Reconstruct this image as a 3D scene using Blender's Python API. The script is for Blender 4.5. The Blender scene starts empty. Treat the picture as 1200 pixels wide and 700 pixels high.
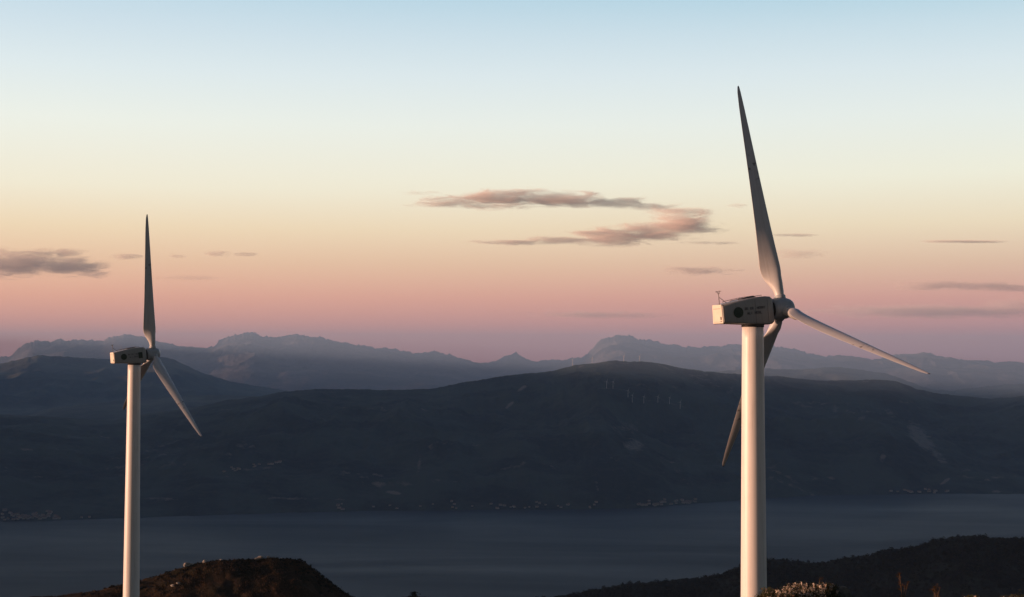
import bpy, bmesh, math, random
import numpy as np
from mathutils import Vector, Matrix, Euler
R = math.radians
S = bpy.context.scene
COL = S.collection
random.seed(11)

# ------------------------------------------------------------------ camera
FPX, HOR, CX = 1667.0, 415.5, 600.0          # focal length and horizon in photo pixels
cam = bpy.data.cameras.new('camera'); cam.sensor_width = 36; cam.lens = 36 * FPX / 1200
cam.clip_start = 0.5; cam.clip_end = 120000
co = bpy.data.objects.new('camera', cam); COL.objects.link(co)
co.matrix_world = Matrix.Rotation(R(90 + 2.251), 4, 'X') @ Matrix.Rotation(R(0.159), 4, 'Z')
S.camera = co
S.view_settings.view_transform = 'Standard'; S.view_settings.look = 'None'
S.view_settings.exposure = 0.75; S.view_settings.gamma = 1
S.cycles.use_denoising = True
S.cycles.max_bounces = 16; S.cycles.volume_bounces = 14; S.cycles.diffuse_bounces = 3
S.cycles.volume_max_steps = 512; S.cycles.volume_step_rate = 1.0
S.cycles.sample_clamp_indirect = 4

# ------------------------------------------------------------------ sun and sky
SUN_AZ, SUN_EL = R(-99), R(3.0)              # azimuth clockwise from +Y
sun = bpy.data.lights.new('sun', 'SUN'); sun.energy = 5.0; sun.angle = R(0.5); sun.color = (1.0, 0.55, 0.36)
so = bpy.data.objects.new('sun', sun); COL.objects.link(so)
sd = Vector((math.sin(SUN_AZ) * math.cos(SUN_EL), math.cos(SUN_AZ) * math.cos(SUN_EL), math.sin(SUN_EL)))
so.rotation_euler = sd.to_track_quat('Z', 'Y').to_euler(); so.location = (0, -50, 60)

W = bpy.data.worlds.new('World'); S.world = W; W.use_nodes = True
nt = W.node_tree; nt.nodes.clear()
class NG:
    def __init__(s, nt): s.nt = nt
    def n(s, t, **k):
        o = s.nt.nodes.new(t)
        for a, b in k.items(): setattr(o, a, b)
        return o
    def l(s, a, b): s.nt.links.new(a, b)
    def val(s, sock, v):
        if isinstance(v, bpy.types.NodeSocket): s.l(v, sock)
        else: sock.default_value = v
    def math(s, op, a, b=0.0, clamp=False):
        o = s.n('ShaderNodeMath', operation=op, use_clamp=clamp); s.val(o.inputs[0], a); s.val(o.inputs[1], b); return o.outputs[0]
    def vmath(s, op, a, b=(0, 0, 0)):
        o = s.n('ShaderNodeVectorMath', operation=op); s.val(o.inputs[0], a); s.val(o.inputs[1], b)
        return o.outputs['Value'] if op in ('LENGTH', 'DOT_PRODUCT') else o.outputs[0]
    def mix(s, f, a, b, bt='MIX'):
        o = s.n('ShaderNodeMix', data_type='RGBA', blend_type=bt); s.val(o.inputs[0], f)
        s.val(o.inputs[6], a); s.val(o.inputs[7], b); return o.outputs[2]
    def ramp(s, f, stops):
        o = s.n('ShaderNodeValToRGB'); s.l(f, o.inputs[0]); e = o.color_ramp.elements
        while len(e) > 1: e.remove(e[-1])
        for i, (p, c) in enumerate(stops):
            k = e[0] if i == 0 else e.new(p)
            k.position = p; k.color = c if len(c) == 4 else (*c, 1)
        return o.outputs[0]
    def noise(s, vec, scale, detail=4, rough=.55, dist=0.0):
        o = s.n('ShaderNodeTexNoise'); 
        if vec is not None: s.l(vec, o.inputs['Vector'])
        o.inputs['Scale'].default_value = scale; o.inputs['Detail'].default_value = detail
        o.inputs['Roughness'].default_value = rough; o.inputs['Distortion'].default_value = dist
        return o.outputs[0]
    def mapr(s, v, a, b, c, d):
        o = s.n('ShaderNodeMapRange'); s.l(v, o.inputs[0])
        for i, q in enumerate((a, b, c, d)): o.inputs[i + 1].default_value = q
        return o.outputs[0]
def lin(r, g, b):
    f = lambda c: (c / 255 / 12.92) if c <= 10 else ((c / 255 + .055) / 1.055) ** 2.4
    return (f(r), f(g), f(b), 1)
g = NG(nt)
tc = g.n('ShaderNodeTexCoord'); sep = g.n('ShaderNodeSeparateXYZ'); g.l(tc.outputs['Generated'], sep.inputs[0])
def zz(y): return math.sin(math.atan((HOR - y) / FPX))
K = 2.0                                       # the ramps cover elevations with sin from 0 to 1/K
zr = g.math('MULTIPLY', sep.outputs[2], K, True)
warm = g.ramp(zr, [(0, lin(230, 140, 132)), (K * zz(385), lin(241, 153, 136)), (K * zz(350), lin(244, 169, 142)),
                   (K * zz(310), lin(239, 193, 158)), (K * zz(272), lin(241, 214, 178)), (K * zz(225), lin(240, 231, 208)),
                   (K * zz(150), lin(232, 235, 226)), (K * zz(90), lin(216, 227, 230)), (K * zz(40), lin(199, 216, 226)), (K * zz(0), lin(184, 208, 222)),
                   (.60, lin(134, 164, 192)), (.74, lin(72, 108, 158)), (1, lin(34, 62, 112))])
cool = g.ramp(zr, [(0, lin(198, 126, 136)), (K * zz(385), lin(206, 132, 137)), (K * zz(350), lin(217, 150, 142)),
                   (K * zz(310), lin(222, 184, 160)), (K * zz(265), lin(233, 215, 186)), (K * zz(210), lin(234, 232, 214)),
                   (K * zz(140), lin(222, 229, 226)), (K * zz(85), lin(208, 221, 227)), (K * zz(40), lin(190, 211, 222)), (K * zz(0), lin(168, 200, 216)),
                   (.60, lin(126, 156, 188)), (.74, lin(68, 104, 154)), (1, lin(32, 60, 110))])
azf = g.mapr(sep.outputs[0], -.30, .36, 0, 1)
col = g.mix(azf, warm, cool)
# sky away from the afterglow (behind the viewer) is darker
dim = g.mapr(sep.outputs[1], .85, .3, 1.0, .11)
colm = g.n('ShaderNodeVectorMath', operation='SCALE'); g.l(col, colm.inputs[0]); g.l(dim, colm.inputs['Scale'])
nis = g.n('ShaderNodeTexSky', sky_type='NISHITA', sun_disc=False)
nis.sun_elevation = SUN_EL; nis.sun_rotation = SUN_AZ
ns = g.n('ShaderNodeVectorMath', operation='SCALE'); g.l(nis.outputs[0], ns.inputs[0]); ns.inputs['Scale'].default_value = .05
# the afterglow round the sun, out of the picture on the left
gd = g.math('MAXIMUM', g.vmath('DOT_PRODUCT', tc.outputs['Generated'], tuple(sd)), 0.0)
gp = g.math('MULTIPLY', g.math('POWER', gd, 12.0), g.mapr(sep.outputs[2], -.02, .02, 0, 1))
gl = g.n('ShaderNodeVectorMath', operation='SCALE'); gl.inputs[0].default_value = (.75, .38, .24); g.l(gp, gl.inputs['Scale'])
tot = g.vmath('ADD', g.vmath('ADD', colm.outputs[0], ns.outputs[0]), gl.outputs[0])
bg = g.n('ShaderNodeBackground'); g.l(tot, bg.inputs[0]); bg.inputs[1].default_value = 1.0
wo = g.n('ShaderNodeOutputWorld'); g.l(bg.outputs[0], wo.inputs[0])
# ramp colours are shown directly, so weight them once here
bg.inputs[1].default_value = 0.64

# ------------------------------------------------------------------ helpers
def tag(o, label=None, cat=None, group=None, kind=None):
    if label: o['label'] = label
    if cat: o['category'] = cat
    if group: o['group'] = group
    if kind: o['kind'] = kind
    return o
def empty(name, loc, rz=0.0):
    o = bpy.data.objects.new(name, None); COL.objects.link(o); o.location = loc; o.rotation_euler.z = rz
    o.empty_display_size = 1; return o
def mesh_obj(name, verts, faces, mats, parent=None, smooth=False, matidx=None):
    me = bpy.data.meshes.new(name)
    if isinstance(verts, np.ndarray): verts = verts.tolist()
    if isinstance(faces, np.ndarray): faces = faces.tolist()
    me.from_pydata(verts, [], faces); me.validate(); me.update()
    for m in (mats if isinstance(mats, (list, tuple)) else [mats]): me.materials.append(m)
    if matidx is not None: me.polygons.foreach_set('material_index', matidx)
    if smooth: me.polygons.foreach_set('use_smooth', [True] * len(me.polygons))
    o = bpy.data.objects.new(name, me); COL.objects.link(o)
    if parent: o.parent = parent
    return o
def bm_obj(name, bm, mats, parent=None, smooth=False):
    me = bpy.data.meshes.new(name); bmesh.ops.recalc_face_normals(bm, faces=bm.faces); bm.to_mesh(me); bm.free()
    for m in (mats if isinstance(mats, (list, tuple)) else [mats]): me.materials.append(m)
    if smooth: me.polygons.foreach_set('use_smooth', [True] * len(me.polygons))
    o = bpy.data.objects.new(name, me); COL.objects.link(o)
    if parent: o.parent = parent
    return o
def b_box(bm, c, s, rot=None, mi=0):
    r = bmesh.ops.create_cube(bm, size=1)
    M = Matrix.Translation(c) @ (rot or Matrix()) @ Matrix.Diagonal((*s, 1))
    bmesh.ops.transform(bm, matrix=M, verts=r['verts'])
    for f in {f for v in r['verts'] for f in v.link_faces}: f.material_index = mi
def b_tube(bm, a, b, r0, r1=None, seg=8, mi=0):
    r1 = r0 if r1 is None else r1
    a, b = Vector(a), Vector(b); d = b - a
    r = bmesh.ops.create_cone(bm, cap_ends=True, segments=seg, radius1=r0, radius2=r1, depth=d.length)
    M = Matrix.Translation((a + b) / 2) @ d.to_track_quat('Z', 'Y').to_matrix().to_4x4()
    bmesh.ops.transform(bm, matrix=M, verts=r['verts'])
    for f in {f for v in r['verts'] for f in v.link_faces}: f.material_index = mi
def lathe(profile, seg, axis='Z'):
    vs, fs = [], []
    for (r, h) in profile:
        for k in range(seg):
            t = 2 * math.pi * k / seg
            vs.append((r * math.cos(t), r * math.sin(t), h) if axis == 'Z' else (h, r * math.cos(t), r * math.sin(t)))
    for i in range(len(profile) - 1):
        for k in range(seg):
            a = i * seg + k; b = i * seg + (k + 1) % seg
            fs.append((a, b, b + seg, a + seg))
    fs.append(tuple(range(seg))[::-1]); n = (len(profile) - 1) * seg; fs.append(tuple(range(n, n + seg)))
    return vs, fs
# value noise in numpy
def _h(ix, iy, seed):
    n = (ix.astype(np.int64) * 374761393 + iy.astype(np.int64) * 668265263 + seed * 1442695041) & 0xffffffff
    n = ((n ^ (n >> 13)) * 1274126177) & 0xffffffff
    return ((n ^ (n >> 16)) & 0xffff) / 65535.0
def vnoise(x, y, seed=0):
    x = np.asarray(x, float); y = np.asarray(y, float)
    ix, iy = np.floor(x), np.floor(y); fx, fy = x - ix, y - iy
    ux, uy = fx * fx * fx * (fx * (fx * 6 - 15) + 10), fy * fy * fy * (fy * (fy * 6 - 15) + 10)
    a, b = _h(ix, iy, seed), _h(ix + 1, iy, seed); c, d = _h(ix, iy + 1, seed), _h(ix + 1, iy + 1, seed)
    return (a * (1 - ux) + b * ux) * (1 - uy) + (c * (1 - ux) + d * ux) * uy
def fbm(x, y, oct=5, seed=0, rough=.5, ridged=False):
    s, a, t = 0, 1.0, 0
    for o in range(oct):
        n = vnoise(x * 2 ** o + 17.3 * o, y * 2 ** o - 9.1 * o, seed + o)
        if ridged: n = 1 - np.abs(2 * n - 1)
        s = s + a * n; t += a; a *= rough
    return s / t

# ------------------------------------------------------------------ materials
def mat(name):
    m = bpy.data.materials.new(name); m.use_nodes = True
    G = NG(m.node_tree); b = m.node_tree.nodes['Principled BSDF']
    return m, G, b
def pos_of(G): return G.n('ShaderNodeNewGeometry').outputs['Position']
def simple(name, c, rough=.6, c2=None, scale=3.0, bump=0.0, metal=0.0):
    m, G, b = mat(name)
    v = G.n('ShaderNodeTexCoord').outputs['Object']
    n = G.noise(v, scale, 5, .6)
    c2 = c2 or tuple(q * .8 for q in c)
    G.l(G.ramp(n, [(.35, c), (.68, c2)]), b.inputs['Base Color'])
    b.inputs['Roughness'].default_value = rough; b.inputs['Metallic'].default_value = metal
    if bump:
        bp = G.n('ShaderNodeBump'); bp.inputs['Strength'].default_value = bump; bp.inputs['Distance'].default_value = .05
        G.l(n, bp.inputs['Height']); G.l(bp.outputs[0], b.inputs['Normal'])
    return m
def paint(name, base, dirt, marks=False):
    """weathered gel coat or paint: broad stains, vertical streaks and small dark specks"""
    m, G, b = mat(name)
    v = G.n('ShaderNodeTexCoord').outputs['Object']
    big = G.noise(v, .35, 5, .6, .4)
    mp = G.n('ShaderNodeMapping'); G.l(v, mp.inputs[0]); mp.inputs['Scale'].default_value = (3.0, 3.0, .12)
    st = G.noise(mp.outputs[0], 1.2, 5, .65)
    f = G.math('MULTIPLY', G.mapr(st, .46, .74, 0, .7), G.mapr(big, .35, .7, .25, 1))
    c = G.mix(f, (*base, 1), (*dirt, 1))
    if marks:
        sp = G.n('ShaderNodeSeparateXYZ'); G.l(v, sp.inputs[0])
        band = G.math('MULTIPLY', G.mapr(sp.outputs[2], 14.6, 15.0, 0, 1), G.mapr(sp.outputs[2], 17.4, 17.8, 1, 0))
        k = G.math('MULTIPLY', band, G.mapr(G.noise(v, 1.6, 3, .5), .60, .63, 0, .7))
        c = G.mix(k, c, (.06, .05, .05, 1))
        tipb = G.mapr(sp.outputs[2], 25.75, 25.8, 0, .85)
        c = G.mix(tipb, c, (.05, .05, .05, 1))
    G.l(c, b.inputs['Base Color']); b.inputs['Roughness'].default_value = .42
    bp = G.n('ShaderNodeBump'); bp.inputs['Strength'].default_value = .12; bp.inputs['Distance'].default_value = .01
    G.l(st, bp.inputs['Height']); G.l(bp.outputs[0], b.inputs['Normal'])
    return m
M_tower = paint('tower_paint', (.84, .82, .80), (.50, .46, .43))
M_nac = paint('nacelle_paint', (.37, .375, .37), (.21, .205, .20))
M_rear = simple('rear_panel_paint', (.80, .76, .66), .5, (.70, .65, .55), .8)
M_blade = paint('blade_gelcoat', (.60, .61, .62), (.34, .33, .32), True)
M_spin = paint('spinner_paint', (.42, .46, .50), (.25, .26, .28))
M_dark = simple('dark_metal', (.03, .03, .032), .5, (.05, .045, .04), 4)
M_steel = simple('galvanised_steel', (.16, .16, .17), .45, (.10, .10, .10), 5, 0, .6)
M_logo = simple('emblem_green', (.012, .035, .020), .5, (.02, .05, .03), 2.5)
M_letter = simple('lettering_grey', (.10, .105, .115), .6, (.14, .14, .15), 6)
M_black = simple('rubber_seal', (.012, .012, .012), .8)

# ------------------------------------------------------------------ wind turbines
CHORD = [(0.9, 1.0, 1.0, 30), (1.6, 1.0, 1.0, 30), (2.3, 1.25, .80, 29), (3.2, 1.8, .52, 26), (4.1, 2.2, .36, 21),
         (4.8, 2.28, .30, 17.5), (6.5, 2.12, .25, 11), (9, 1.88, .21, 5.5), (12, 1.62, .18, 2.5), (15, 1.36, .165, 1.0),
         (18, 1.12, .155, .3), (21, .88, .15, 0), (23.5, .66, .14, 0), (25.2, .44, .14, 0), (25.85, .24, .14, 0), (26.0, .10, .14, 0)]
def blade_mesh(pitch):
    """span along +Z, leading edge towards +X (upwind), feathered, twisted towards the root"""
    N = 28; vs = []; fs = []
    rs = []
    for i in range(len(CHORD) - 1):
        n = 3 if CHORD[i][0] > 4 else 2
        for k in range(n):
            t = k / n; rs.append([CHORD[i][j] * (1 - t) + CHORD[i + 1][j] * t for j in range(4)])
    rs.append(list(CHORD[-1]))
    for (r, c, th, tw) in rs:
        a = R(tw + pitch); circ = max(0, min(1, (th - .45) / .5))
        off = .5 * circ + .30 * (1 - circ)
        for k in range(N):
            u = 2 * math.pi * k / N
            xc = .5 + .5 * math.cos(u)                       # 1 = trailing edge, 0 = leading
            cy = .5 * math.sin(u)
            yt = 5 * th * (.2969 * math.sqrt(xc) - .126 * xc - .3516 * xc**2 + .2843 * xc**3 - .1015 * xc**4)
            camb = .035 * (1 - (2 * xc - 1)**2)
            ya = (yt if math.sin(u) >= 0 else -yt) + camb
            y = (cy * circ + ya * (1 - circ)) * c
            x = (off - xc) * c                                # leading edge positive
            bend = 0.0009 * r * r
            X = x * math.cos(a) + y * math.sin(a); Y = -x * math.sin(a) + y * math.cos(a)
            vs.append((X, Y, r))
    n = len(rs)
    for i in range(n - 1):
        for k in range(N):
            q = i * N + k; w = i * N + (k + 1) % N
            fs.append((q, w, w + N, q + N))
    fs.append(tuple(range(N))[::-1]); fs.append(tuple(range((n - 1) * N, n * N)))
    return vs, fs
HUBX = 3.5
def rsect(x, zt, zb, hw, rad, tz=.0, n=5):
    """rounded rectangle section in the YZ plane; the top is narrower by tz"""
    pts = []
    for (sy, sz, a0) in ((1, 1, 0), (-1, 1, 90), (-1, -1, 180), (1, -1, 270)):
        w = hw - (tz if sz > 0 else 0)
        cy = sy * (w - rad); cz = (zt - rad) if sz > 0 else (zb + rad)
        for k in range(n):
            t = R(a0 + 90 * k / (n - 1)); pts.append((x, cy + rad * math.cos(t), cz + rad * math.sin(t)))
    return pts
# strokes of the small two-line lettering, as (x, z) segments in a unit cell
GL = {'E': [(0, 0, 0, 1), (0, 1, .8, 1), (0, .5, .7, .5), (0, 0, .8, 0)], 'B': [(0, 0, 0, 1), (0, 1, .7, 1), (0, .5, .7, .5), (0, 0, .7, 0), (.75, 0, .75, 1)],
      'H': [(0, 0, 0, 1), (.8, 0, .8, 1), (0, .5, .8, .5)], 'T': [(.4, 0, .4, 1), (0, 1, .8, 1)], 'L': [(0, 0, 0, 1), (0, 0, .8, 0)],
      'R': [(0, 0, 0, 1), (0, 1, .75, 1), (.75, .5, .75, 1), (0, .5, .75, .5), (.35, .5, .8, 0)], 'A': [(0, 0, .4, 1), (.4, 1, .8, 0), (.15, .4, .65, .4)],
      'I': [(.4, 0, .4, 1)]}
def turbine(d, az, hz, yaw, rot, tilt, label, pitch, base_z, vent, slide):
    x0, y0 = d * math.sin(az), d * math.cos(az)
    t = empty('wind_turbine', (x0, y0, base_z)); tag(t, label, 'wind turbine', 'large white wind turbines in the foreground')
    H = hz - base_z
    zt = H - 1.62
    prof = []
    nseg = 40
    for i in range(nseg + 1):
        z = zt * i / nseg; prof.append((1.56 - (1.56 - 1.13) * (z / zt) ** 1.05, z))
    v, f = lathe(prof, 64); mesh_obj('tower', v, f, M_tower, t, True)
    tw = [c for c in t.children if c.name.startswith('tower')]
    for zf in (.34, .67):
        rr = 1.56 - .43 * zf
        v, f = lathe([(rr - .02, zt * zf - .03), (rr + .012, zt * zf - .02), (rr + .012, zt * zf + .02), (rr - .02, zt * zf + .03)], 64)
        mesh_obj('flange_seam', v, f, M_tower, COL.objects.get(tw[0].name) if tw else t, True)
    v, f = lathe([(1.14, zt - .1), (1.2, zt - .08), (1.2, zt + .14), (1.05, zt + .16)], 48); mesh_obj('yaw_bearing', v, f, M_dark, t, True)
    # nacelle frame: +X is the rotor axis
    rz = math.pi / 2 - yaw
    MR = Matrix.Rotation(rz, 4, 'Z') @ Matrix.Rotation(-tilt, 4, 'Y')
    nac = None
    ST = [(-4.10, .90, -1.02, 1.22), (-3.9, .96, -1.06, 1.28), (-2.6, 1.14, -1.20, 1.32), (-1.0, 1.37, -1.38, 1.34), (.3, 1.46, -1.50, 1.34),
          (1.1, 1.46, -1.56, 1.32), (1.6, 1.40, -1.52, 1.26), (1.88, 1.22, -1.36, 1.12), (1.98, 1.0, -1.15, .95)]
    vs = []; fs = []; n = 20
    for (x, a, b_, w) in ST: vs += rsect(x, a, b_, w, .26, .10)
    for i in range(len(ST) - 1):
        for k in range(n): fs.append((i * n + k, i * n + (k + 1) % n, (i + 1) * n + (k + 1) % n, (i + 1) * n + k))
    fs.append(tuple(range(n))[::-1]); fs.append(tuple(range((len(ST) - 1) * n, len(ST) * n)))
    nac = mesh_obj('nacelle', vs, fs, M_nac, t, False)
    bpy.context.view_layer.update()
    nac.matrix_local = Matrix.Translation((0, 0, H)) @ MR
    for p in nac.data.polygons: p.use_smooth = len(p.vertices) == 4
    # rear panel with its seam line, latch and handle slot
    bm = bmesh.new()
    pv = [bm.verts.new(p) for p in ((-4.16, -1.20, -1.02), (-4.16, 1.20, -1.02), (-4.16, 1.06, .94), (-4.16, -1.06, .94))]
    qv = [bm.verts.new((p.co.x + .16, p.co.y * .985, p.co.z)) for p in pv]
    bm.faces.new(pv); bm.faces.new(qv[::-1])
    for k in range(4): bm.faces.new((pv[k], pv[(k + 1) % 4], qv[(k + 1) % 4], qv[k]))
    bmesh.ops.bevel(bm, geom=list(bm.edges), offset=.03, segments=2, affect='EDGES')
    b_box(bm, (-4.165, 0, .52), (.012, 1.7, .035), mi=1)
    b_box(bm, (-4.165, 0, -.86), (.012, 1.9, .022), mi=1)
    b_box(bm, (-4.17, -.80, -.50), (.03, .24, .32), mi=1)
    b_box(bm, (-4.17, -.80, -.80), (.03, .34, .05), mi=1)
    bm_obj('rear_panel', bm, [M_rear, M_dark], nac)
    # thin frame edge behind the panel
    bm = bmesh.new(); b_box(bm, (-4.02, 0, -1.06), (.16, 2.3, .05)); b_box(bm, (-4.0, 1.28, -.05), (.06, .05, 1.9)); b_box(bm, (-4.0, -1.285, -.05), (.06, .05, 1.9))
    bm_obj('panel_seal', bm, M_black, nac)
    for (xs_, hw_, zt_, zb_) in ((-2.6, 1.322, 1.0, -1.05), (-.35, 1.342, 1.25, -1.35), (1.1, 1.322, 1.25, -1.3)):
        for sg in (-1, 1):
            bm = bmesh.new(); b_box(bm, (xs_, sg * hw_, (zt_ + zb_) / 2), (.022, .012, zt_ - zb_)); bm_obj('panel_seam', bm, M_letter, nac)
    # weather mast with strut, cups and vane
    bm = bmesh.new()
    b_tube(bm, (-3.98, -.3, .90), (-3.98, -.3, 2.25), .035); b_tube(bm, (-3.98, -.3, 1.75), (-3.1, -.3, 1.04), .03)
    b_tube(bm, (-3.98, -.55, 2.1), (-3.98, -.05, 2.1), .02); b_tube(bm, (-3.98, -.55, 2.1), (-3.98, -.55, 2.35), .018); b_tube(bm, (-3.98, -.05, 2.1), (-3.98, -.05, 2.3), .018)
    for q in range(3):
        a = q * 2.1; b_tube(bm, (-3.98, -.55, 2.35), (-3.98 + .12 * math.cos(a), -.55 + .12 * math.sin(a), 2.35), .012)
        b_box(bm, (-3.98 + .13 * math.cos(a), -.55 + .13 * math.sin(a), 2.35), (.06, .06, .06))
    b_box(bm, (-4.05, -.05, 2.31), (.24, .015, .09))
    bm_obj('weather_mast', bm, M_dark, nac)
    # roof hatch rails
    bm = bmesh.new()
    for y in (-.85, .85):
        b_tube(bm, (-3.0, y, 1.24), (-1.0, y, 1.50), .028); b_tube(bm, (-1.0, y, 1.50), (.7, y, 1.60), .028)
        for (x, z0, z1) in ((-3.0, .98, 1.24), (-2.0, 1.15, 1.37), (-1.0, 1.33, 1.5), (0, 1.40, 1.56), (.7, 1.42, 1.60)): b_tube(bm, (x, y, z0), (x, y, z1), .022)
    b_box(bm, (-.6, 0, 1.44), (1.5, .9, .10), Matrix.Rotation(-.07, 4, 'Y'))
    bm_obj('roof_rail', bm, M_steel, nac)
    # emblem and lettering on both sides (side faces y = +-1.33, slightly tapered)
    for sgn in (-1, 1):
        bm = bmesh.new()
        r = bmesh.ops.create_cone(bm, cap_ends=True, segments=36, radius1=.56, radius2=.56, depth=.03)
        bmesh.ops.transform(bm, matrix=Matrix.Translation((-2.35, sgn * 1.322, -.02)) @ Matrix.Rotation(sgn * R(-1.2), 4, 'Z') @ Matrix.Rotation(R(90), 4, 'X'), verts=r['verts'])
        bm_obj('emblem_disc', bm, M_logo, nac)
        bm = bmesh.new(); mi = 0
        for (txt, z, x, cw, ch) in (('BE EB  HERRT', .20, -1.55, .20, .22), (' ALI HEBL', -.30, -1.55, .22, .24)):
            for i, chx in enumerate(txt):
                for (xa, za, xb, zb) in GL.get(chx, []):
                    k = i if sgn < 0 else (len(txt) - 1 - i)
                    u = (lambda q: q) if sgn < 0 else (lambda q: .8 - q)
                    a = Vector((x + (k + u(xa) * .85) * cw, sgn * 1.338, z + za * ch)); b = Vector((x + (k + u(xb) * .85) * cw, sgn * 1.338, z + zb * ch))
                    dd = b - a
                    b_box(bm, (a + b) / 2, (dd.length + .03, .012, .045), Matrix.Rotation(math.atan2(-dd.z, dd.x), 4, 'Y'))
        bm_obj('lettering', bm, M_letter, nac)
        if vent:
            bm = bmesh.new(); b_box(bm, (.75, sgn * 1.345, .0), (.75, .03, 1.1))
            for q in range(7): b_box(bm, (.75, sgn * 1.368, -.45 + .15 * q), (.68, .03, .04))
            bm_obj('vent_grille', bm, M_logo, nac)
    # hub: dark gap ring, spinner, then blades with their root collars
    v, f = lathe([(.85, 1.9), (.9, 2.0), (.9, 2.25), (.8, 2.3)], 40, 'X'); sh = mesh_obj('rotor_shaft_cover', v, f, M_black, t, True)
    v, f = lathe([(.9, 2.26), (1.05, 2.30), (1.13, 2.5), (1.17, 2.9), (1.17, 3.5), (1.11, 3.95), (.97, 4.35), (.78, 4.62), (.45, 4.82), (.12, 4.90), (.01, 4.905)], 48, 'X')
    sp = mesh_obj('spinner', v, f, M_spin, t, True)
    for o in (sh, sp): o.matrix_local = Matrix.Translation((0, 0, H)) @ MR
    me = None
    for k in range(3):
        th = rot + k * 2 * math.pi / 3
        L = Matrix.Translation((0, 0, H)) @ MR @ Matrix.Translation((HUBX, 0, 0)) @ Matrix.Rotation(th, 4, 'X') @ Matrix.Rotation(R(1.25), 4, 'Y')
        if me is None:
            v, f = blade_mesh(pitch); bl = mesh_obj('blade', v, f, M_blade, t, True); me = bl.data
        else:
            bl = bpy.data.objects.new('blade', me); COL.objects.link(bl); bl.parent = t
        bl.matrix_local = L
        v, f = lathe([(.50, .95), (.60, .98), (.62, 1.10), (.62, 1.34), (.58, 1.42), (.51, 1.44)], 32)
        mesh_obj('root_collar', v, f, M_spin, bl, True)
    return t
turbine(153.0, R(9.61), 4.68, R(71.95), R(-15.0), R(5.0), 'large white wind turbine at right, its blade reaching nearest the top of the picture', -5.0, -51.5, False, 0)
turbine(273.0, R(-14.85), -.4, R(58.0), R(4.0), R(5.6), 'smaller more distant white wind turbine at left, beside the grassy brown hilltop', -5.0, -56.0, True, 0)

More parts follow.
